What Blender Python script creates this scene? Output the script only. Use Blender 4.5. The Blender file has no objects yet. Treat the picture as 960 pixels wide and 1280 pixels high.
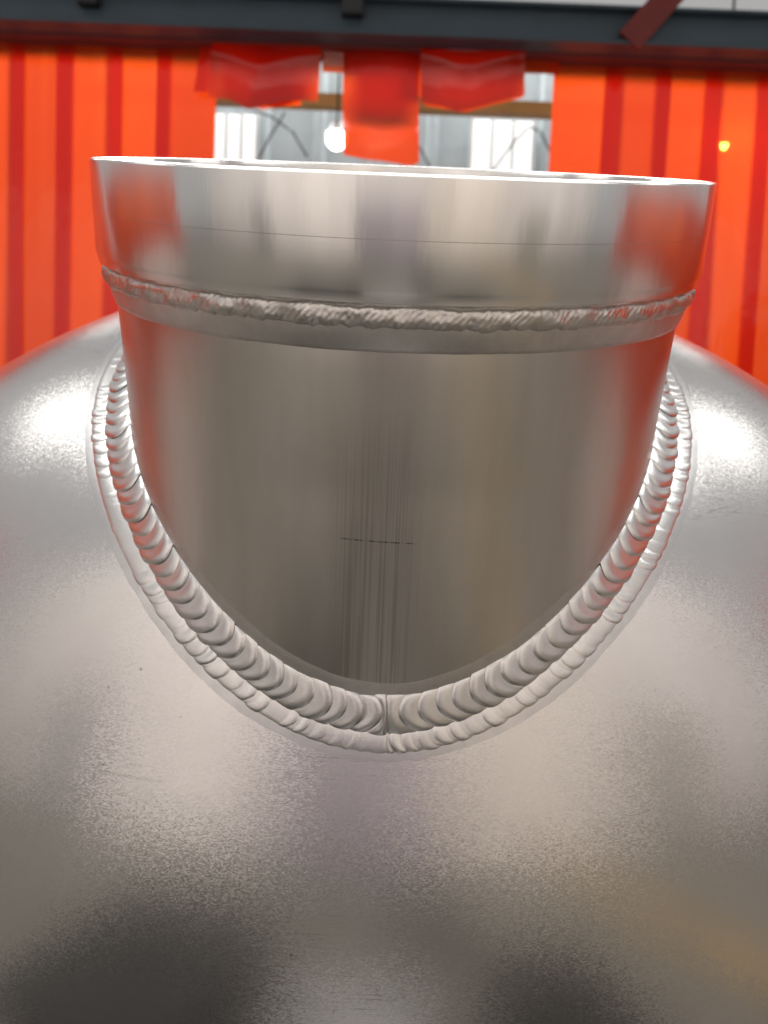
import bpy, bmesh, math, random
import numpy as np
from mathutils import Vector, Matrix, noise

random.seed(7)
R = math.radians
scene = bpy.context.scene
C = scene.collection

# ------------------------------------------------------------------ camera
S = 0.2                                   # metres per flange radius
LEAN = R(15.4)                            # the nozzle leans towards the viewer
H0 = 1.0976                               # height of the flange rim centre
ROT = Matrix.Rotation(LEAN, 4, 'X')
TANK = Matrix.Translation((0, 0, H0)) @ ROT
fpx, dcam, zcam, yaw, pit, rol = 1200.17, 3.39349, 0.04128, -0.00471, 0.35584, 0.04023
fw = Vector((math.sin(yaw)*math.cos(pit), math.cos(yaw)*math.cos(pit), -math.sin(pit)))
rt = fw.cross(Vector((0, 0, 1))).normalized()
up = rt.cross(fw)
rt, up = rt*math.cos(rol)+up*math.sin(rol), -rt*math.sin(rol)+up*math.cos(rol)
rt, up, fw = [ROT.to_3x3() @ v for v in (rt, up, fw)]
CAM = TANK @ (Vector((0, -dcam, zcam))*S)
cam = bpy.data.cameras.new('camera')
cam.sensor_fit = 'VERTICAL'; cam.sensor_height = 36.0; cam.sensor_width = 27.0
cam.lens = 36.0*fpx/1280.0
cam.clip_start = 0.02; cam.clip_end = 100
camo = bpy.data.objects.new('camera', cam); C.objects.link(camo)
m = Matrix((rt, up, -fw)).transposed().to_4x4(); m.translation = CAM
camo.matrix_world = m
cam.dof.use_dof = True
cam.dof.focus_distance = 0.53
cam.dof.aperture_fstop = 9.5
scene.camera = camo

def at(px, py, Y):
    """point of the vertical plane y = Y that the photograph shows at (px, py)"""
    v = fw*fpx + rt*(px-480) + up*(640-py)
    return CAM + v*((Y-CAM.y)/v.y)

# ------------------------------------------------------------------ world, lamps, exposure
world = bpy.data.worlds.new('World'); scene.world = world; world.use_nodes = True
bg = world.node_tree.nodes['Background']
bg.inputs[0].default_value = (0.487, 0.478, 0.472, 1); bg.inputs[1].default_value = 0.95
def area(name, loc, target, sx, sy, power, col=(1, 0.97, 0.93)):
    l = bpy.data.lights.new(name, 'AREA'); l.shape = 'RECTANGLE'; l.size = sx; l.size_y = sy
    l.energy = power; l.color = col
    o = bpy.data.objects.new(name, l); C.objects.link(o); o.location = loc
    o.rotation_euler = (Vector(target)-Vector(loc)).to_track_quat('-Z', 'Y').to_euler()
    return o
area('hall_lamp_left', (-3.2, 0.9, 3.9), (0, 0, 1.0), 1.3, 0.8, 8.5)
area('hall_lamp_right', (3.2, 1.1, 3.9), (0, 0, 1.0), 1.3, 0.8, 8.5)
area('hall_lamp_over_beam', (0.0, 3.9, 3.1), (0, 0, 0.9), 5.0, 0.22, 16)
area('hall_lamp_behind_curtain', (0.0, 6.0, 4.4), (0, 2.6, 1.2), 5.0, 1.6, 470)
area('rear_wall_fill', (0.0, -0.5, 3.6), (0, -1.9, 0.8), 5.0, 1.0, 95)  # unseen fill light added to brighten the wall behind the viewer
area('side_curtain_fill_left', (-4.3, 0.8, 1.6), (-2.1, 0.9, 1.1), 2.6, 0.9, 32)  # added fill light, unseen, makes the left side curtain glow
area('side_curtain_fill_right', (4.3, 0.8, 1.6), (2.1, 0.9, 1.1), 2.6, 0.9, 32)  # same added fill for the right side curtain
scene.view_settings.view_transform = 'Standard'
scene.view_settings.look = 'None'
scene.view_settings.exposure = -0.15
scene.view_settings.gamma = 1.0
scene.cycles.max_bounces = 10
scene.cycles.sample_clamp_indirect = 6.0

# ------------------------------------------------------------------ helpers
def prop(o, label=None, cat=None, group=None, kind=None):
    for k, v in (('label', label), ('category', cat), ('group', group), ('kind', kind)):
        if v: o[k] = v
    return o
def empty(name, loc=(0, 0, 0)):
    o = bpy.data.objects.new(name, None); o.empty_display_size = 0.1; C.objects.link(o); o.location = loc
    return o
def mesh_obj(name, verts, faces, mat, parent=None, smooth=True):
    me = bpy.data.meshes.new(name); me.from_pydata([tuple(v) for v in verts], [], faces); me.update()
    if smooth:
        me.polygons.foreach_set('use_smooth', [True]*len(me.polygons))
    me.materials.append(mat)
    o = bpy.data.objects.new(name, me); C.objects.link(o)
    if parent: o.parent = parent
    return o
def grid_faces(nu, nv, close_u=False, flip=False):
    f = []
    for i in range(nu if close_u else nu-1):
        i2 = (i+1) % nu
        for j in range(nv-1):
            q = (i*nv+j, i2*nv+j, i2*nv+j+1, i*nv+j+1)
            f.append(q[::-1] if flip else q)
    return f
def lathe(name, prof, mat, parent, n=256, sharp=35):
    """revolve (radius, z) pairs, in flange radii, about the nozzle axis"""
    v = []
    for i in range(n):
        a = 2*math.pi*i/n; ca, sa = math.cos(a), math.sin(a)
        v += [(r*ca*S, r*sa*S, z*S) for r, z in prof]
    o = mesh_obj(name, v, grid_faces(n, len(prof), True), mat, parent)
    bm = bmesh.new(); bm.from_mesh(o.data); bmesh.ops.recalc_face_normals(bm, faces=bm.faces)
    for e in bm.edges:
        if len(e.link_faces) == 2 and e.calc_face_angle(0) > R(sharp): e.smooth = False
    bm.to_mesh(o.data); bm.free()
    return o
def box(name, lo, hi, mat, parent=None, bevel=0.0, off=(0, 0, 0)):
    bm = bmesh.new(); bmesh.ops.create_cube(bm, size=1)
    lo, hi = Vector(lo), Vector(hi)
    for v in bm.verts:
        v.co = Vector([(lo[k]+hi[k])/2 + v.co[k]*(hi[k]-lo[k]) for k in range(3)]) - Vector(off)
    if bevel: bmesh.ops.bevel(bm, geom=list(bm.edges), offset=bevel, segments=2, affect='EDGES')
    me = bpy.data.meshes.new(name); bm.to_mesh(me); bm.free(); me.materials.append(mat)
    o = bpy.data.objects.new(name, me); C.objects.link(o)
    if parent: o.parent = parent
    return o
def tube(name, pts, rad, mat, parent=None, n=8):
    pts = [Vector(p) for p in pts]; v = []
    for i, p in enumerate(pts):
        t = (pts[min(i+1, len(pts)-1)]-pts[max(i-1, 0)]).normalized()
        a = t.orthogonal().normalized(); b = t.cross(a)
        v += [p+(a*math.cos(2*math.pi*k/n)+b*math.sin(2*math.pi*k/n))*rad for k in range(n)]
    f = [(i*n+k, i*n+(k+1) % n, (i+1)*n+(k+1) % n, (i+1)*n+k) for i in range(len(pts)-1) for k in range(n)]
    f += [tuple(range(n))[::-1], tuple(range((len(pts)-1)*n, len(pts)*n))]
    return mesh_obj(name, v, f, mat, parent)

# ------------------------------------------------------------------ materials
class NT:
    def __init__(s, name):
        s.m = bpy.data.materials.new(name); s.m.use_nodes = True
        s.t = s.m.node_tree; s.b = s.t.nodes.get('Principled BSDF'); s.out = s.t.nodes['Material Output']
    def n(s, typ, **kw):
        o = s.t.nodes.new(typ)
        for k, v in kw.items():
            if k.startswith('i_'):
                key = k[2:]; key = int(key) if key.isdigit() else key
                o.inputs[key].default_value = v
            else: setattr(o, k, v)
        return o
    def l(s, a, b): s.t.links.new(a, b)
    def coords(s, scale):
        tc = s.n('ShaderNodeTexCoord'); mp = s.n('ShaderNodeMapping'); mp.inputs['Scale'].default_value = scale
        s.l(tc.outputs['Object'], mp.inputs[0]); return mp.outputs[0]
    def noise(s, scale, detail=3, rough=0.55, vec=None):
        o = s.n('ShaderNodeTexNoise'); o.inputs['Scale'].default_value = scale
        o.inputs['Detail'].default_value = detail; o.inputs['Roughness'].default_value = rough
        if vec: s.l(vec, o.inputs['Vector'])
        return o.outputs['Fac']
    def ramp(s, fac, lo, hi, a, b):
        o = s.n('ShaderNodeMapRange'); o.inputs[1].default_value = lo; o.inputs[2].default_value = hi
        o.inputs[3].default_value = a; o.inputs[4].default_value = b; s.l(fac, o.inputs[0]); return o.outputs[0]
    def math(s, op, a, b=None):
        o = s.n('ShaderNodeMath', operation=op)
        for k, v in ((0, a), (1, b)):
            if v is None: continue
            if isinstance(v, (int, float)): o.inputs[k].default_value = v
            else: s.l(v, o.inputs[k])
        return o.outputs[0]
    def mixcol(s, fac, a, b):
        o = s.n('ShaderNodeMix', data_type='RGBA'); s.l(fac, o.inputs[0])
        o.inputs[6].default_value = (*a, 1)
        if isinstance(b, tuple): o.inputs[7].default_value = (*b, 1)
        else: s.l(b, o.inputs[7])
        return o.outputs[2]
    def bump(s, h, strength, dist, prev=None):
        o = s.n('ShaderNodeBump'); o.inputs['Strength'].default_value = strength; o.inputs['Distance'].default_value = dist
        s.l(h, o.inputs['Height'])
        if prev: s.l(prev, o.inputs['Normal'])
        return o.outputs[0]

def plain(name, col, rough=0.5, metal=0.0, var=0.12, scale=9.0):
    t = NT(name); b = t.b
    f = t.noise(scale, 4, 0.6, t.coords((1, 1, 1)))
    c = t.mixcol(t.ramp(f, 0.3, 0.7, 0, 1), tuple(x*(1-var) for x in col), tuple(min(1, x*(1+var)) for x in col))
    t.l(c, b.inputs['Base Color']); b.inputs['Roughness'].default_value = rough; b.inputs['Metallic'].default_value = metal
    return t.m

def mat_shell():
    t = NT('brushed_shell'); b = t.b; b.inputs['Metallic'].default_value = 1
    cloud = t.noise(6, 4, 0.6, t.coords((1, 1, 1)))
    c = t.mixcol(t.ramp(cloud, 0.3, 0.72, 0, 1), (0.68, 0.67, 0.665), (0.79, 0.78, 0.775))
    # a few dark specks and thin scuffs
    sv = t.n('ShaderNodeTexVoronoi', feature='F1'); sv.inputs['Scale'].default_value = 55; t.l(t.coords((1, 1, 1)), sv.inputs['Vector'])
    spk = t.math('MULTIPLY', t.ramp(sv.outputs['Distance'], 0.035, 0.07, 0.7, 0), t.ramp(t.noise(14, 2, 0.5, t.coords((1, 1, 1))), 0.56, 0.62, 0, 1))
    scf = t.noise(30, 2, 0.5, t.coords((0.3, 1, 9)))
    scf = t.math('MULTIPLY', t.ramp(t.math('ABSOLUTE', t.math('SUBTRACT', scf, 0.5)), 0.004, 0.010, 0.35, 0), t.ramp(t.noise(11, 2, 0.5, t.coords((1, 1.3, 1))), 0.60, 0.66, 0, 1))
    mx = t.n('ShaderNodeMix', data_type='RGBA'); t.l(t.math('MAXIMUM', spk, scf), mx.inputs[0]); t.l(c, mx.inputs[6]); mx.inputs[7].default_value = (0.22, 0.20, 0.18, 1)
    c = mx.outputs[2]
    t.l(c, b.inputs['Base Color'])
    t.l(t.ramp(cloud, 0.3, 0.7, 0.26, 0.21), b.inputs['Roughness'])
    # fine rolled grain: small facets tilted at random, stronger in patches
    fv = t.n('ShaderNodeTexVoronoi', feature='F1'); fv.inputs['Scale'].default_value = 1700
    t.l(t.coords((0.45, 1, 1.15)), fv.inputs['Vector'])
    sub = t.n('ShaderNodeVectorMath', operation='SUBTRACT'); sub.inputs[1].default_value = (0.5, 0.5, 0.5)
    t.l(fv.outputs['Color'], sub.inputs[0])
    amt = t.ramp(t.noise(9, 3, 0.6, t.coords((1, 1, 1))), 0.32, 0.68, 0.05, 0.125)
    sc = t.n('ShaderNodeVectorMath', operation='SCALE'); t.l(sub.outputs[0], sc.inputs[0]); t.l(amt, sc.inputs['Scale'])
    add = t.n('ShaderNodeVectorMath', operation='ADD')
    t.l(t.bump(t.noise(2.6, 2, 0.5, t.coords((1, 1, 1))), 0.08, 0.02), add.inputs[0]); t.l(sc.outputs[0], add.inputs[1])
    nrm = t.n('ShaderNodeVectorMath', operation='NORMALIZE'); t.l(add.outputs[0], nrm.inputs[0])
    t.l(nrm.outputs[0], b.inputs['Normal'])
    return t.m
def mat_etched():
    t = NT('etched_band'); b = t.b; b.inputs['Metallic'].default_value = 1
    f = t.noise(60, 4, 0.6, t.coords((1, 1, 1)))
    t.l(t.mixcol(t.ramp(f, 0.3, 0.7, 0, 1), (0.60, 0.605, 0.61), (0.70, 0.70, 0.705)), b.inputs['Base Color'])
    t.l(t.ramp(f, 0.3, 0.7, 0.36, 0.285), b.inputs['Roughness'])
    t.l(t.bump(t.noise(900, 2, 0.5, t.coords((1, 1, 1))), 0.25, 0.0004), b.inputs['Normal'])
    return t.m
def mat_weld(name, lo, hi, r0, r1):
    t = NT(name); b = t.b; b.inputs['Metallic'].default_value = 1
    f = t.noise(70, 4, 0.6, t.coords((1, 1, 1)))
    t.l(t.mixcol(t.ramp(f, 0.3, 0.7, 0, 1), lo, hi), b.inputs['Base Color'])
    t.l(t.ramp(f, 0.3, 0.7, r0, r1), b.inputs['Roughness'])
    t.l(t.bump(t.noise(700, 3, 0.6, t.coords((1, 1, 1))), 0.2, 0.0005), b.inputs['Normal'])
    return t.m
def mat_tube(name, rough0, rough1, aniso, base, marks):
    """drawn or turned aluminium; object z runs along the nozzle axis"""
    t = NT(name); b = t.b; b.inputs['Metallic'].default_value = 1
    tc = t.n('ShaderNodeTexCoord'); sep = t.n('ShaderNodeSeparateXYZ'); t.l(tc.outputs['Object'], sep.inputs[0])
    ang = t.math('ARCTAN2', sep.outputs[0], t.math('MULTIPLY', sep.outputs[1], -1.0))   # 0 at the front, + to the right
    cyl = t.n('ShaderNodeCombineXYZ'); t.l(ang, cyl.inputs[0]); t.l(sep.outputs[2], cyl.inputs[2])
    def cn(sx, sz, scale, det=3):
        mp = t.n('ShaderNodeMapping'); mp.inputs['Scale'].default_value = (sx, 1, sz); t.l(cyl.outputs[0], mp.inputs[0])
        return t.noise(scale, det, 0.55, mp.outputs[0])
    cloud = cn(1, 3.0, 4.0, 4)
    col = t.mixcol(t.ramp(cloud, 0.3, 0.7, 0, 1), tuple(x*0.93 for x in base), base)
    if marks:
        stain = t.ramp(cn(1, 0.9, 5.5, 4), 0.35, 0.68, 0, 0.55)
        mx0 = t.n('ShaderNodeMix', data_type='RGBA'); t.l(stain, mx0.inputs[0]); t.l(col, mx0.inputs[6]); mx0.inputs[7].default_value = (base[0]*0.74, base[1]*0.72, base[2]*0.68, 1)
        col = mx0.outputs[2]
    nb = None
    if marks:
        # a band of deeper lines at the front, below mid height
        d = t.math('ABSOLUTE', t.math('ADD', ang, 0.035))
        band = t.ramp(d, 0.07, 0.15, 1, 0)
        low = t.ramp(sep.outputs[2], -0.185, -0.115, 1, 0)
        band = t.math('MULTIPLY', band, low)
        st2 = cn(1, 0.05, 120, 2)
        line = t.math('MULTIPLY', t.ramp(st2, 0.47, 0.60, 0, 1), band)
        # a cross scratch and a few pits
        cut = t.ramp(t.math('ABSOLUTE', t.math('ADD', t.math('ADD', sep.outputs[2], 0.1935), t.math('MULTIPLY', ang, 0.004))), 0.0002, 0.0006, 1, 0)
        cut = t.math('MULTIPLY', cut, t.ramp(t.math('ABSOLUTE', t.math('ADD', ang, 0.03)), 0.10, 0.125, 1, 0))
        cut = t.math('MULTIPLY', cut, t.ramp(cn(1, 1, 60, 2), 0.40, 0.55, 0.1, 0.6))
        pv = t.n('ShaderNodeTexVoronoi', feature='F1'); pv.inputs['Scale'].default_value = 1.0
        mp = t.n('ShaderNodeMapping'); mp.inputs['Scale'].default_value = (13, 1, 62); t.l(cyl.outputs[0], mp.inputs[0]); t.l(mp.outputs[0], pv.inputs['Vector'])
        pit_ = t.math('MULTIPLY', t.ramp(pv.outputs['Distance'], 0.03, 0.045, 1, 0), t.ramp(cn(1, 5, 3.1, 2), 0.5, 0.56, 0, 0.75))
        dark = t.math('MINIMUM', t.math('ADD', t.math('ADD', t.math('MULTIPLY', line, 0.24), t.math('MULTIPLY', band, 0.14)), t.math('ADD', cut, pit_)), 0.95)
        mx = t.n('ShaderNodeMix', data_type='RGBA'); t.l(dark, mx.inputs[0]); t.l(col, mx.inputs[6]); mx.inputs[7].default_value = (0.10, 0.09, 0.075, 1)
        col = mx.outputs[2]
        nb = t.bump(t.math('MULTIPLY', st2, band), 0.06, 0.002)
    else:
        turn = cn(0.15, 60, 30, 3)
        nb = t.bump(turn, 0.035, 0.0006)
        nb = t.bump(cn(1, 1.0, 22, 2), 0.03, 0.004, nb)
        pv = t.n('ShaderNodeTexVoronoi', feature='F1'); pv.inputs['Scale'].default_value = 1.0
        mp = t.n('ShaderNodeMapping'); mp.inputs['Scale'].default_value = (17, 1, 70); t.l(cyl.outputs[0], mp.inputs[0]); t.l(mp.outputs[0], pv.inputs['Vector'])
        pit_ = t.math('MULTIPLY', t.ramp(pv.outputs['Distance'], 0.025, 0.04, 1, 0), t.ramp(cn(1, 5, 3.7, 2), 0.55, 0.6, 0, 0.5))
        mx = t.n('ShaderNodeMix', data_type='RGBA'); t.l(pit_, mx.inputs[0]); t.l(col, mx.inputs[6]); mx.inputs[7].default_value = (0.2, 0.18, 0.16, 1)
        col = mx.outputs[2]
    t.l(col, b.inputs['Base Color'])
    t.l(t.ramp(cloud, 0.3, 0.7, rough0, rough1), b.inputs['Roughness'])
    if aniso:
        b.inputs['Anisotropic'].default_value = aniso
        b.inputs['Anisotropic Rotation'].default_value = 0.25
        tg = t.n('ShaderNodeTangent', direction_type='RADIAL', axis='Z'); t.l(tg.outputs[0], b.inputs['Tangent'])
    t.l(nb, b.inputs['Normal'])
    return t.m
def mat_curtain():
    t = NT('orange_pvc')
    t.t.nodes.remove(t.b)
    f = t.noise(2.2, 3, 0.5, t.coords((1, 1, 0.4)))
    col = t.mixcol(t.ramp(f, 0.3, 0.7, 0, 1), (0.60, 0.050, 0.004), (0.66, 0.066, 0.006))
    oi = t.n('ShaderNodeObjectInfo'); mx = t.n('ShaderNodeMix', data_type='RGBA', blend_type='MULTIPLY'); mx.inputs[0].default_value = 1
    t.l(col, mx.inputs[6]); t.l(t.mixcol(oi.outputs['Random'], (0.86, 0.66, 0.9), (1.12, 1.12, 1.3)), mx.inputs[7]); col = mx.outputs[2]
    tr = t.n('ShaderNodeBsdfTranslucent'); t.l(col, tr.inputs['Color'])
    df = t.n('ShaderNodeBsdfDiffuse'); df.inputs['Color'].default_value = (0.5, 0.03, 0.012, 1)
    gl = t.n('ShaderNodeBsdfGlossy'); gl.inputs['Roughness'].default_value = 0.10; gl.inputs['Color'].default_value = (1, 1, 1, 1)
    bmp = t.bump(t.noise(14, 3, 0.5, t.coords((1, 1, 0.5))), 0.25, 0.02); t.l(bmp, gl.inputs['Normal'])
    m1 = t.n('ShaderNodeMixShader'); m1.inputs[0].default_value = 0.16; t.l(tr.outputs[0], m1.inputs[1]); t.l(df.outputs[0], m1.inputs[2])
    fr = t.n('ShaderNodeFresnel'); fr.inputs['IOR'].default_value = 1.55
    m2 = t.n('ShaderNodeMixShader'); t.l(fr.outputs[0], m2.inputs[0]); t.l(m1.outputs[0], m2.inputs[1]); t.l(gl.outputs[0], m2.inputs[2])
    tp = t.n('ShaderNodeBsdfTransparent'); tp.inputs['Color'].default_value = (1.0, 0.30, 0.05, 1)
    m3 = t.n('ShaderNodeMixShader'); m3.inputs[0].default_value = 0.07; t.l(m2.outputs[0], m3.inputs[1]); t.l(tp.outputs[0], m3.inputs[2])
    t.l(m3.outputs[0], t.out.inputs['Surface'])
    return t.m
def emit(name, col, s):
    t = NT(name); t.b.inputs['Base Color'].default_value = (0.8, 0.8, 0.8, 1)
    t.b.inputs['Emission Color'].default_value = (*col, 1); t.b.inputs['Emission Strength'].default_value = s
    return t.m

M_shell = mat_shell(); M_etch = mat_etched()
M_weld = mat_weld('weld_metal', (0.68, 0.675, 0.67), (0.79, 0.785, 0.78), 0.36, 0.29)
M_weld.node_tree.nodes['Principled BSDF'].inputs['Metallic'].default_value = 1.0   # oxide-frosted bead
M_rope = mat_weld('rough_weld_metal', (0.58, 0.555, 0.525), (0.74, 0.72, 0.69), 0.44, 0.32)
M_shoulder = mat_weld('weld_shoulder_metal', (0.60, 0.58, 0.56), (0.72, 0.70, 0.68), 0.46, 0.34)
M_neck = mat_tube('drawn_tube', 0.345, 0.285, 0.0, (0.72, 0.695, 0.66), True)
M_ring = mat_tube('turned_ring', 0.265, 0.215, 0.95, (0.82, 0.805, 0.785), False)
M_pvc = mat_curtain()
M_beam = plain('slate_steel_paint', (0.031, 0.053, 0.070), 0.45)
M_maroon = plain('maroon_paint_red_cast', (0.13, 0.013, 0.010), 0.7)  # red reflected under the beam put into the rail's colour; brace shares it
M_black = plain('black_steel', (0.012, 0.012, 0.013), 0.5)
M_ochre = plain('ochre_timber', (0.46, 0.22, 0.06), 0.6, scale=5)
M_sheet = plain('white_sheet_metal', (0.37, 0.43, 0.46), 0.35, var=0.07)
M_floor = plain('concrete_floor', (0.165, 0.155, 0.132), 0.6, var=0.2, scale=2.0)
M_rear = plain('rear_wall_paint', (0.36, 0.33, 0.29), 0.7)
M_dark = plain('black_rubber', (0.012, 0.013, 0.012), 0.55)
M_yellow = plain('yellow_paint', (0.62, 0.36, 0.03), 0.5)

# ------------------------------------------------------------------ setting: floor and far wall
fl = mesh_obj('floor', [(-9, -6, 0), (9, -6, 0), (9, 12, 0), (-9, 12, 0)], [(0, 1, 2, 3)], M_floor, smooth=False)
prop(fl, kind='structure')

# ------------------------------------------------------------------ the tank
YC, ZC, EA, EB, EC, TH = 1.0133, -3.1953, 3.0834, 2.2104, 2.805, 0.2392
ct, st_ = math.cos(TH), math.sin(TH)
def ell(u, v):                            # u azimuth, v polar angle from the top
    x = EA*math.sin(v)*math.cos(u); y = EB*math.sin(v)*math.sin(u); z = EC*math.cos(v)
    return Vector((x, YC+ct*y-st_*z, ZC+st_*y+ct*z))
def quad(P):
    x, y, z = P.x, P.y-YC, P.z-ZC
    return Vector((x/EA, (ct*y+st_*z)/EB, (-st_*y+ct*z)/EC))
def shell_n(P):
    w = quad(P); gx, gy, gz = w.x/EA, w.y/EB, w.z/EC
    return Vector((gx, ct*gy-st_*gz, st_*gy+ct*gz)).normalized()
def shell_z(x, y):
    o = quad(Vector((x, y, 0))); d = quad(Vector((x, y, 1)))-o
    a, b_, c_ = d.dot(d), o.dot(d), o.dot(o)-1
    return (-b_+math.sqrt(max(0, b_*b_-a*c_)))/a
def snap(P):                              # nearest shell point, along the gradient
    for _ in range(4):
        w = quad(P); n_ = shell_n(P)
        d = quad(P+n_*1e-4)
        P = P - n_*((w.length-1)/((d.length-w.length)/1e-4))
    return P

tank = empty('aluminium_tank'); tank.matrix_world = TANK
prop(tank, 'brushed aluminium tank with a welded pipe neck and machined flange ring', 'tank')

NU, NV = 420, 260
vs = [ell(2*math.pi*i/NU, math.pi*(j+0.5)/NV) for i in range(NU) for j in range(NV)]
fs = []
for q in grid_faces(NU, NV, True, True):
    P = [vs[k] for k in q]
    if all(p.x*p.x+p.y*p.y < 0.89**2 and p.z > -2.2 for p in P): continue
    fs.append(q)
shell = mesh_obj('shell', [p*S for p in vs], fs, M_shell, tank)

# neck
RN0, ZN, RN1 = 0.9407, -0.4323, 0.9204
def neck_r(z): return RN0+(RN1-RN0)*min(1, max(0, (z-ZN)/(-0.4)))
N = 320; rows = 26
v = []; vi = []
for i in range(N):
    a = 2*math.pi*i/N; s_, c_ = math.sin(a), -math.cos(a)
    zb = shell_z(RN1*s_, RN1*c_)-0.06
    for j in range(rows):
        z = -0.40+(zb+0.40)*j/(rows-1); r = neck_r(z)
        v.append((r*s_*S, r*c_*S, z*S))
    for j in range(4):
        z = -0.30+(zb+0.30)*j/3; vi.append((0.865*s_*S, 0.865*c_*S, z*S))
neck = mesh_obj('neck', v, grid_faces(N, rows, True), M_neck, tank)
bore = mesh_obj('bore', vi, grid_faces(N, 4, True, True), M_neck, neck)

# flange ring: bevelled rim, faint scribed step, short relief above the weld
lathe('flange_ring', [(0.875, -0.36), (0.875, -0.02), (0.887, 0.0), (0.9925, 0.0), (0.997, -0.0022), (1.0, -0.0068), (1.0, -0.150), (0.9986, -0.1512), (0.9986, -0.272), (0.994, -0.279), (0.990, -0.303), (0.972, -0.308), (0.95, -0.37), (0.875, -0.36)], M_ring, tank, 320)

# ropy weld bead under the ring, and the ground shoulder below it
def nz(x, y=0.0, z=0.0): return noise.noise(Vector((x, y, z)))
N, K = 1500, 15
v = []
for i in range(N):
    a = 2*math.pi*i/N; s_, c_ = math.sin(a), -math.cos(a)
    front = 0.5+0.5*math.cos(a+0.9)
    w = 0.0315*(1+0.20*nz(a*9, 3)+0.12*nz(a*40, 5))
    zc = -0.338+0.004*nz(a*7, 1)+0.0025*nz(a*23, 2)
    for j in range(K):
        t = -1+2*j/(K-1)                         # -1 top .. 1 bottom
        dome = max(0, 1-abs(t)**2.4)**0.6
        ph = a*165+t*5.0+3.0*nz(a*5, 9)+1.2*nz(a*31, t*0.8, 4)
        ridge = abs(math.sin(ph))**0.8*0.0050*(0.6+0.8*nz(a*14, 7))
        coarse = 0.006*nz(a*18, t*1.0, 11)+0.002*nz(a*90, t*2.2, 12)
        lipz = (0.007*nz(a*34, 13)+0.004*nz(a*90, 14))*max(0, t)**2
        r = 0.957+0.022*dome*(1+0.25*nz(a*11, 8))+dome*(ridge+coarse)
        z = zc-w*t*(1.0 if t < 0 else 1.12)+lipz
        v.append((r*s_*S, r*c_*S, z*S))
rope = mesh_obj('ring_weld_bead', v, grid_faces(N, K, True), M_rope, tank)
prop(rope, 'rough rope-like weld bead running round under the flange ring')
N, K = 700, 14
v = []
for i in range(N):
    a = 2*math.pi*i/N; s_, c_ = math.sin(a), -math.cos(a)
    zl = -0.437+0.0025*nz(a*6, 21)+0.0012*nz(a*40, 22)
    for j in range(K):
        t = j/(K-1)
        z = -0.335+(zl+0.335)*t
        r = 0.970-0.026*t**1.1+0.004*math.sin(math.pi*t)+0.0012*nz(a*70, t*1.5, 23)*(1-t)+0.0012*(t > 0.93)
        if j == K-1: r = neck_r(z)-0.004
        v.append((r*s_*S, r*c_*S, z*S))
mesh_obj('weld_shoulder', v, grid_faces(N, K, True), M_shoulder, tank)

# saddle weld: frames along the joint of neck and shell
def joint(a):
    x, y = RN1*math.sin(a), -RN1*math.cos(a)
    return Vector((x, y, shell_z(x, y)))
NA = 2400
tab = [joint(-math.pi+2*math.pi*i/NA) for i in range(NA+1)]
L = [0.0]
for i in range(NA): L.append(L[-1]+(tab[i+1]-tab[i]).length)
L = np.array(L); AA = np.linspace(-math.pi, math.pi, NA+1)
def ang_at(s): return float(np.interp(s, L, AA))
def frame(a):
    J = joint(a); T = (joint(a+1e-3)-joint(a-1e-3)).normalized()
    nt = Vector((math.sin(a), -math.cos(a), 0)); ns = shell_n(J)
    es = ns.cross(T); es = es if es.dot(nt) > 0 else -es; es.normalize()
    en = T.cross(nt); en = en if en.z > 0 else -en; en.normalize()
    return J, T, nt, ns, es, en
A_UP, B_SPLIT, B_OUT = 0.076, 0.062, 0.116
def legs(a):                              # the shell-side leg of the fillet grows up the flanks
    q = min(0.5, math.sin(a/2)**2); b = B_SPLIT*(1+1.5*q); return b, b+(B_OUT-B_SPLIT)*(1+0.1*q), A_UP*(1-1.1*q)
def inner_pt(s, t, h, w=1.0):
    an = ang_at(s); J, T, nt, ns, es, en = frame(an)
    lg = legs(an); a = J+en*(lg[2]*w); b = snap(J+es*lg[0]*w); mid = (nt+ns).normalized()
    return a.lerp(b, (t+1)/2)+mid*h
def outer_pt(s, t, h, w=1.0):
    an = ang_at(s); J, T, nt, ns, es, en = frame(an); bs, bo, _ = legs(an)
    a = J+es*(bs-0.032); b = J+es*(bs+(bo-bs)*w)
    P = a.lerp(b, (t+1)/2); P = snap(P)
    return P+shell_n(P)*h
def scale_h(u):
    r = min(1, max(0, u/0.62)); r = r*r*(3-2*r)
    k = min(1, max(0, (u-0.66)/0.34))
    return r*math.sqrt(max(0, 1-k*k))
S_SEAM = float(np.interp(R(1.3), AA, L)); LT = float(L[-1])
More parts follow.
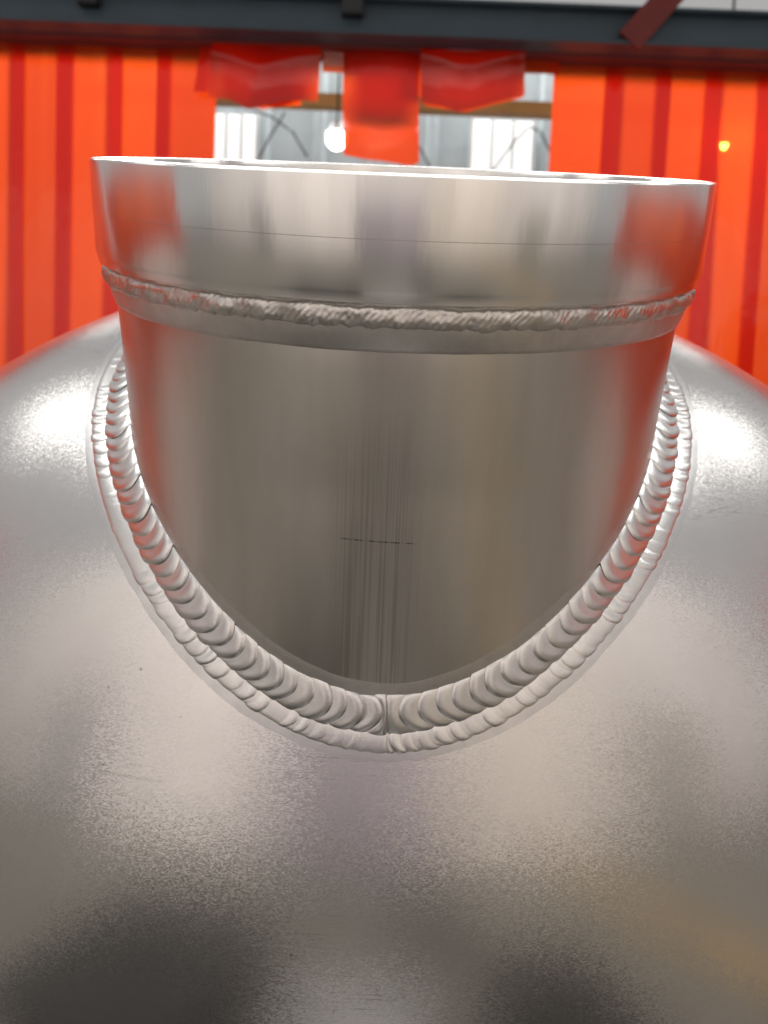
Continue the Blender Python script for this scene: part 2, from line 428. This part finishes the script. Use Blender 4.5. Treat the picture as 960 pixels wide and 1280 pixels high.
def ripples(root, side, pitch, pt, dome, lip, bulge, nx, dz, blob):
    """side -1: from the back down the left flank to the front seam, +1: down the right flank"""
    s_end = S_SEAM; s = 0.0 if side < 0 else LT
    k = 0
    while (s < s_end-0.01) if side < 0 else (s > s_end+0.01):
        p = pitch*(random.uniform(0.88, 1.14) if blob == 0 else random.uniform(0.72, 1.28))
        if abs(s_end-s) < p*1.5: p = abs(s_end-s)
        last = abs(s_end-s)-p < 1e-6
        lp = lip*(random.uniform(0.55, 1.15) if blob == 0 else max(0.15, 1+1.3*nz(s*1.7, 50+side))*random.uniform(0.4, 1.4)); dm = dome*random.uniform(0.92, 1.08); w = random.uniform(0.95, 1.06)
        bl = bulge*random.uniform(0.9, 1.1); ly = random.uniform(-0.24, -0.10)
        nu = 15; V = []
        for i in range(nu):
            u = -0.6+1.6*i/(nu-1)
            for j in range(nx):
                t = -1+2*j/(nx-1)
                arc = bl*(1-min(1, abs(t-ly))**2.0)-bl*0.35
                if last: arc *= 1-max(0, u)
                ss = s-side*(u*p+arc)
                if side < 0: ss = min(ss, s_end-0.0008) if last else ss
                else: ss = max(ss, s_end+0.0008) if last else ss
                ss = ss % LT if not (0 <= ss <= LT) else ss
                edge = max(0, 1-t*t)
                h = dm*edge**0.6+lp*scale_h(u)*(edge**0.5)-0.004
                if u <= 0: h = dm*edge**0.6-0.004-0.014*(-u)
                ww = w*(1+blob*(math.sin(math.pi*min(1, max(0, u)))-0.6))
                V.append(pt(ss, t, h, ww)*S)
        o = mesh_obj('weld_ripple', V, grid_faces(nu, nx, False, side > 0), M_weld, root)
        s -= side*p; k += 1
    return k
inner = inner_root = None
def bed(name, pt, dome, h, label):
    n = 500; k = 9; V = []
    for i in range(n):
        s = LT*i/n
        for j in range(k):
            t = -1+2*j/(k-1)
            V.append(pt(s, t, dome*max(0, 1-t*t)**0.6+h)*S)
    o = mesh_obj(name, V, grid_faces(n, k, True), M_weld, tank)
    prop(o, label); return o
b_in = bed('inner_weld_bead', inner_pt, 0.0125, -0.0055, 'wide rippled weld bead hugging the neck')
b_out = bed('outer_weld_bead', outer_pt, 0.0095, -0.0030, 'narrow blobby weld bead along the outer side')
print('ripples', [ripples(b_in, sd, 0.054, inner_pt, 0.0120, 0.0068, 0.046, 17, 0, 0.0) for sd in (-1, 1)],
      [ripples(b_out, sd, 0.045, outer_pt, 0.0095, 0.0026, 0.020, 13, 0, 0.03) for sd in (-1, 1)])

# cleaned band on the neck just above the weld
n, k = 500, 5; V = []
for i in range(n):
    a = -math.pi+2*math.pi*i/n; J, T, nt, ns, es, en = frame(a); lg = legs(a)
    for j in range(k):
        t = j/(k-1); P = J+en*(lg[2]-0.012+(0.050+0.006*nz(a*5, 41)+0.002*nz(a*40, 42))*t)
        an = math.atan2(P.x, -P.y); rr = neck_r(P.z)+0.0015-0.0017*t**3
        V.append(Vector((rr*math.sin(an), -rr*math.cos(an), P.z))*S)
mesh_obj('neck_etched_band', V, grid_faces(n, k, True), M_shoulder, tank)

# pale etched band round the weld
n, k = 900, 6; V = []
for i in range(n):
    s = LT*i/n; a = ang_at(s); J, T, nt, ns, es, en = frame(a)
    wo = 0.022+0.008*nz(a*3, 31)+0.004*nz(a*17, 32)+0.002*nz(a*60, 33)
    for j in range(k):
        t = j/(k-1)
        P = snap(J+es*(legs(a)[1]-0.02+(wo+0.02)*t)); V.append((P+shell_n(P)*(0.0016-0.0018*t**2))*S)
mesh_obj('etched_band', V, grid_faces(n, k, True), M_etch, tank)

# ------------------------------------------------------------------ strip curtains
YB = 2.75                                       # plane of the rear curtain
def strip(parent, x0, x1, zt, zb, y, bow=0.003, wav=0.002, nx=9, nzr=16, bottom=None, fold=None, off=(0, 0, 0)):
    sd = random.random()*50; V = []; tilt = random.uniform(-0.02, 0.02)
    for i in range(nx):
        f = i/(nx-1); x = x0+(x1-x0)*f
        b = bottom(f) if bottom else zb
        for j in range(nzr):
            g = j/(nzr-1); z = zt+(b-zt)*g
            yy = y-bow*(1-(2*f-1)**2)*(0.4+0.6*g)+wav*nz(z*1.6+sd, f*0.8)*3*g
            if fold: yy += fold(f, g)
            V.append((x-off[0]+0.004*nz(z*0.9+sd, 7)+tilt*g*g, yy-off[1], z-off[2]))
    return mesh_obj('strip', V, grid_faces(nx, nzr, False, True), M_pvc, parent)
def pxz(py, px=480): return at(px, py, YB).z
def pxx(px, py=130): return at(px, py, YB).x
ZT = pxz(52)                                     # strips are clamped just above the beam's lower edge
def curtain(strips, label, group=None):
    cx = pxx((strips[0][0]+strips[-1][1])/2)
    root = empty('strip_curtain', (cx, YB, 0)); prop(root, label, 'curtain', group)
    for i, (a, b) in enumerate(strips):
        strip(root, pxx(a), pxx(b), ZT+0.03, 0.06, YB+(0.0 if i % 2 else 0.010), off=(cx, YB, 0))
    return root
left = [(-49-61*k, 32-61*k) for k in range(9, 0, -1)]+[(-49, 31), (12, 93), (70, 153), (133, 214), (195, 270)]
right = [(690, 778), (755, 838), (818, 904), (880, 966), (944, 1027)]+[(1006+61*k, 1087+61*k) for k in range(8)]
curtain(left, 'translucent orange strip curtain hanging left of the gap')
curtain(right, 'translucent orange strip curtain hanging right of the gap')

# shortened, folded and torn strips over the gap
root = empty('strip_curtain', (pxx(480), YB, 0)); OFF = (pxx(480), YB, 0)
prop(root, 'cut short and folded red strips hanging over the gap', 'curtain')
def lin(pts):
    xs = [p[0] for p in pts]; zs = [pxz(p[1]) for p in pts]
    return lambda f: float(np.interp(f, xs, zs))
crease = lambda c, amp, w: (lambda f, g: -amp*0.55*math.exp(-abs((g-c+0.22*abs(f-0.5))/w)))
strip(root, pxx(250), pxx(272), ZT+0.03, pxz(128), YB-0.03, off=OFF)
strip(root, pxx(268), pxx(402), ZT+0.03, 0, YB-0.05, bow=0.018, nx=21, nzr=26, bottom=lin([(0, 136), (0.2, 140), (0.38, 152), (0.62, 143), (0.8, 137), (1, 136)]), fold=crease(0.55, 0.05, 0.16), off=OFF)
strip(root, pxx(320), pxx(396), ZT+0.03, 0, YB-0.015, bow=0.03, nx=11, bottom=lin([(0, 138), (0.45, 146), (1, 128)]), off=OFF)
strip(root, pxx(398), pxx(474), ZT+0.03, pxz(96), YB-0.02, nx=9, fold=crease(0.6, 0.03, 0.2), off=OFF)
strip(root, pxx(428), pxx(522), ZT+0.03, 0, YB-0.04, bow=0.03, nx=13, nzr=24, bottom=lin([(0, 200), (0.3, 207), (0.9, 212), (1, 205)]), fold=crease(0.78, 0.035, 0.10), off=OFF)
strip(root, pxx(503), pxx(545), ZT+0.03, pxz(120), YB+0.0, off=OFF)
strip(root, pxx(523), pxx(650), ZT+0.03, 0, YB-0.06, bow=0.018, nx=21, nzr=26, bottom=lin([(0, 135), (0.2, 138), (0.35, 146), (0.55, 139), (1, 120)]), fold=crease(0.5, 0.05, 0.15), off=OFF)
strip(root, pxx(525), pxx(646), ZT+0.03, 0, YB-0.015, bow=0.02, nx=13, nzr=12, bottom=lin([(0, 132), (0.4, 141), (1, 117)]), off=OFF)
strip(root, pxx(272), pxx(370), ZT+0.03, 0, YB-0.005, bow=0.02, nx=13, nzr=12, bottom=lin([(0, 130), (0.5, 146), (1, 137)]), off=OFF)
strip(root, pxx(446), pxx(520), ZT+0.03, pxz(150), YB-0.012, bow=0.01, off=OFF)
strip(root, pxx(640), pxx(694), ZT+0.03, pxz(88), YB-0.02, off=OFF)

# side curtains of the booth (they show as red reflections in the metal)
def side_curtain(X, y0, y1, gaps, label):
    root = empty('strip_curtain', (X, (y0+y1)/2, 0)); prop(root, label, 'curtain', 'side curtains of the welding booth')
    y = y0; k = 0
    while y < y1:
        if k not in gaps:
            V = []
            xo = (0.03 if k % 2 else 0.0)
            for i in range(5):
                yy = y+0.235*i/4
                for j in range(8):
                    z = 1.68+(0.50-1.68)*j/7
                    V.append((xo+0.01*math.sin(i/4*math.pi)+0.01*nz(z*2, k), yy-(y0+y1)/2, z))
            mesh_obj('strip', V, grid_faces(5, 8), M_pvc, root)
        y += 0.18; k += 1
    return root
side_curtain(-2.1, -0.4, 2.6, (10,), 'orange strip curtain along the left side, seen only as reflection')
side_curtain(2.1, -0.5, 2.6, (), 'orange strip curtain along the right side, seen only as reflection')

# ------------------------------------------------------------------ overhead beam
YF = 2.60
bx0, bx1 = -2.4, 2.4
zt_, zm, zl_ = at(480, 6, YF).z, at(480, 45, YF).z, at(480, 64, YB).z
beam = empty('steel_beam', (0, YF, zm)); prop(beam, 'dark slate steel beam across the top above the curtains', 'beam')
slope = (at(940, 60, YF).z-at(20, 60, YF).z)
O = (0, YF, zm)
box('web', (bx0, YF, zm+0.004), (bx1, YF+0.012, zt_), M_beam, beam, off=O)
box('flange', (bx0, YF-0.035, zm-0.008), (bx1, YF+0.06, zm+0.003), M_beam, beam, 0.002, off=O)
box('flange', (bx0, YF-0.04, zt_+0.001), (bx1, YF+0.06, zt_+0.012), M_beam, beam, 0.002, off=O)
box('clamp_rail', (bx0, YF+0.075, zl_), (bx1, YB+0.06, zm-0.010), M_maroon, beam, 0.003, off=O)  # maroon imitates red reflected on the beam's underside
for px_ in (110, 441):
    p = at(px_, 6, YF-0.03)
    box('bracket', (p.x-0.035, YF-0.05, zt_-0.05), (p.x+0.035, YF-0.003, zt_+0.05), M_black, beam, 0.004, off=O)
a, b = at(850, -20, YF-0.03), at(786, 52, YF-0.03)
d = (b-a).normalized(); w = Vector((d.z, 0, -d.x))*0.042
V = [a-w, a+w, b+w, b-w]; V = [p-Vector(O)+Vector((0, dy, 0)) for dy in (-0.012, 0.012) for p in V]
mesh_obj('brace', V, [(0, 1, 2, 3), (7, 6, 5, 4), (0, 4, 5, 1), (1, 5, 6, 2), (2, 6, 7, 3), (3, 7, 4, 0)], M_maroon, beam, False)

# ------------------------------------------------------------------ hall seen through the gap
YW = 6.4
wall = empty('sheet_wall', (0, YW, 0)); prop(wall, 'pale grey sheet metal hall wall behind the curtain gap', 'wall')
for i in range(26):
    x0 = -5.2+0.4*i
    V = []
    for (dx, dy) in ((0, 0), (0.15, 0), (0.18, -0.035), (0.22, -0.035), (0.25, 0), (0.397, 0)):
        V += [(x0+dx, dy, 0.0), (x0+dx, dy, 3.9)]
    mesh_obj('sheet_panel', V, [(2*k_, 2*k_+2, 2*k_+3, 2*k_+1) for k_ in range(5)], M_sheet, wall, False)
p, q_ = at(545, 141, 5.6), at(545, 125, 5.6)
box('timber_rail', (-2.2, 5.55, p.z), (2.2, 5.65, q_.z), M_ochre)
prop(bpy.data.objects['timber_rail'], 'ochre timber rail crossing behind the gap', 'rail')
M_glare = emit('glare_glow', (0.95, 1.0, 1.0), 0.7)  # emission imitates white glare on the sheeting
M_frame = plain('pale_frame_paint', (0.55, 0.57, 0.58), 0.4)
def glare(x0, x1, y0, y1, label):  # glowing panes added in place of white glare on the hall wall
    a, b = at(x0, y1, YW-0.05), at(x1, y0, YW-0.05)
    r = empty('glare', ((a.x+b.x)/2, YW-0.05, a.z)); O2 = r.location.copy()
    prop(r, label, 'glare')
    n = 3; w = (b.x-a.x)/n
    for k_ in range(n):
        box('glow_pane', (a.x+w*k_+0.012, YW-0.055, a.z+0.012), (a.x+w*(k_+1)-0.012, YW-0.05, b.z-0.012), M_glare, r, off=O2)
    for k_ in range(n+1):
        box('glow_divider', (a.x+w*k_-0.011, YW-0.07, a.z), (a.x+w*k_+0.011, YW-0.04, b.z), M_frame, r, off=O2)
glare(262, 322, 142, 260, 'added panes glowing as bright window left of the round lamp behind the gap')
glare(585, 668, 150, 260, 'added panes glowing as bright window at the right end of the gap')
lp = at(421, 174, 5.2)
lamp = empty('hall_lamp', lp); prop(lamp, 'round glowing lamp hanging behind the curtain gap', 'lamp')
bm = bmesh.new(); bmesh.ops.create_uvsphere(bm, u_segments=24, v_segments=14, radius=0.062)
me = bpy.data.meshes.new('bulb'); bm.to_mesh(me); bm.free(); me.materials.append(emit('lamp_glow', (1, 0.97, 0.9), 9))
o = bpy.data.objects.new('bulb', me); C.objects.link(o); o.parent = lamp
pr = [(0.0, 0.10), (0.035, 0.10), (0.04, 0.07), (0.07, 0.03)]
lathe('lamp_shade', [(r/S, z/S) for r, z in pr], M_frame, lamp, 24)
tube('hanger', [(0, 0, 0.10), (0, 0, 1.4)], 0.006, M_black, lamp)
def cable(pts, Y, label):
    P = [at(x, y, Y) for x, y in pts]; F = []
    for i in range(len(P)-1):
        for k_ in range(5): F.append(P[i].lerp(P[i+1], k_/5))
    F.append(P[-1])
    o = tube('cable', F, 0.006, M_black); prop(o, label, 'cable', 'thin cables behind the gap')
cable([(322, 200), (338, 170), (352, 148), (356, 140)], 5.3, 'thin dark cable slanting up below the left folded strip')
cable([(384, 196), (366, 165), (340, 146), (318, 138)], 5.32, 'thin dark cable crossing the other below the left folded strip')
cable([(519, 176), (528, 190), (540, 215)], 5.3, 'thin dark cable just right of the long torn strip')
cable([(615, 215), (640, 180), (662, 158), (676, 165), (688, 190)], 5.3, 'thin dark cable arching before the right window')

# ------------------------------------------------------------------ what the metal mirrors from behind the viewer
RY = -1.9
M_pale = plain('pale_board', (0.56, 0.54, 0.52), 0.6, var=0.06)
rear = empty('rear_wall', (0, RY, 0)); prop(rear, 'panelled workshop wall behind the viewer, seen only as reflection', 'wall')
spans = [(-5.4, -3.0, (0.62, 0.60, 0.57)), (-3.0, -2.3, (0.20, 0.19, 0.20)), (-2.3, -0.62, (0.68, 0.65, 0.62)), (-0.62, 0.34, (0.30, 0.27, 0.31)),
         (0.34, 1.5, (0.62, 0.58, 0.52)), (1.5, 2.1, (0.56, 0.53, 0.50)), (2.1, 2.9, (0.24, 0.23, 0.19)), (2.9, 5.4, (0.60, 0.56, 0.54))]
for a_, b_, col_ in spans:
    a_, b_ = a_*0.78, b_*0.78
    nn = max(1, round((b_-a_)/0.34)); w = (b_-a_)/nn
    for q2 in range(nn):
        f_ = random.uniform(0.82, 1.18)
        box('panel', (a_+w*q2, -0.05, 0.0), (a_+w*(q2+1)-0.008, random.uniform(-0.012, 0.0), 2.7 if sum(col_) > 1 else 1.05), plain('rear_panel_paint', tuple(c_*f_ for c_ in col_), 0.7), rear)
        if sum(col_) <= 1: box('panel', (a_+w*q2, -0.05, 1.054), (a_+w*(q2+1)-0.008, 0.0, 2.7), M_pale, rear)
def bin_(name, x, y, w, d, h, mat, label, cat):  # unseen dark boxes, added for the dark reflections low on the shell
    r = empty(name, (x, y, 0)); prop(r, label, cat)
    box('body', (-w/2, -d/2, 0.03), (w/2, d/2, h), mat, r, 0.03)
    box('lid', (-w/2-0.01, -d/2-0.01, h+0.001), (w/2+0.01, d/2+0.01, h+0.04), mat, r, 0.012)
    tube('handle', [(-w/4, 0, h+0.04), (-w/4, 0, h+0.10), (w/4, 0, h+0.10), (w/4, 0, h+0.04)], 0.012, M_black, r)
bin_('dark_reflection_chest', -0.385, -0.44, 0.31, 0.54, 0.25, M_dark, 'added black chest, unseen, to mirror dark at lower left of the tank', 'chest')
bin_('dark_reflection_box', 0.36, -0.42, 0.20, 0.48, 0.17, M_dark, 'added small black box, unseen, to mirror dark at lower right of the tank', 'box')
ys = box('floor_line', (1.0, -2.4, 0.004), (1.06, -0.3, 0.008), M_yellow); prop(ys, kind='structure')

mat_ = box('dark_reflection_mat', (0.08, -1.62, 0.004), (0.32, -0.90, 0.014), plain('added_mat_grey', (0.05, 0.048, 0.045), 0.6), None, 0.003)  # unseen dark slab added to darken the neck's reflection
prop(mat_, 'added dark floor mat, unseen, to mirror dark in the neck', 'mat')
board = box('reflection_board', (-0.19, -0.80, 0.004), (0.12, -0.12, 0.012), plain('grey_board', (0.36, 0.355, 0.35), 0.6), None, 0.002)  # unseen pale slab added to brighten the reflection low on the shell
prop(board, 'grey flat board added on the floor, unseen, to mirror pale between the dark boxes', 'board')
lp2 = at(905, 183, 2.90)
glow = empty('hall_lamp', lp2); prop(glow, 'small lamp glowing yellow through the right curtain', 'lamp')
bm = bmesh.new(); bmesh.ops.create_uvsphere(bm, u_segments=16, v_segments=10, radius=0.012)
me = bpy.data.meshes.new('bulb'); bm.to_mesh(me); bm.free(); me.materials.append(emit('lamp_glow_warm', (1, 0.9, 0.6), 260))
o = bpy.data.objects.new('bulb', me); C.objects.link(o); o.parent = glow
lathe('lamp_shade', [(r*0.3/S, z*0.3/S) for r, z in pr], M_frame, glow, 20)
tube('hanger', [(0, 0, 0.03), (0, 0, 1.6)], 0.005, M_black, glow)
M_white = plain('white_board', (0.78, 0.76, 0.73), 0.6, var=0.05)
for sx_, y0_, y1_, h_, lab in ((-1, -0.05, 0.85, 0.62, 'added pale board on edge at the left, unseen, to be mirrored in the neck'), (1, 0.10, 0.80, 0.56, 'added pale board on edge at the right, unseen, to be mirrored in the neck')):
    bd = box('reflection_side_board', (sx_*1.90-0.02, y0_, 0.004), (sx_*1.90+0.02, y1_, h_), M_white, None, 0.003)  # unseen, added to give the neck pale bands to mirror
    prop(bd, lab, 'board')
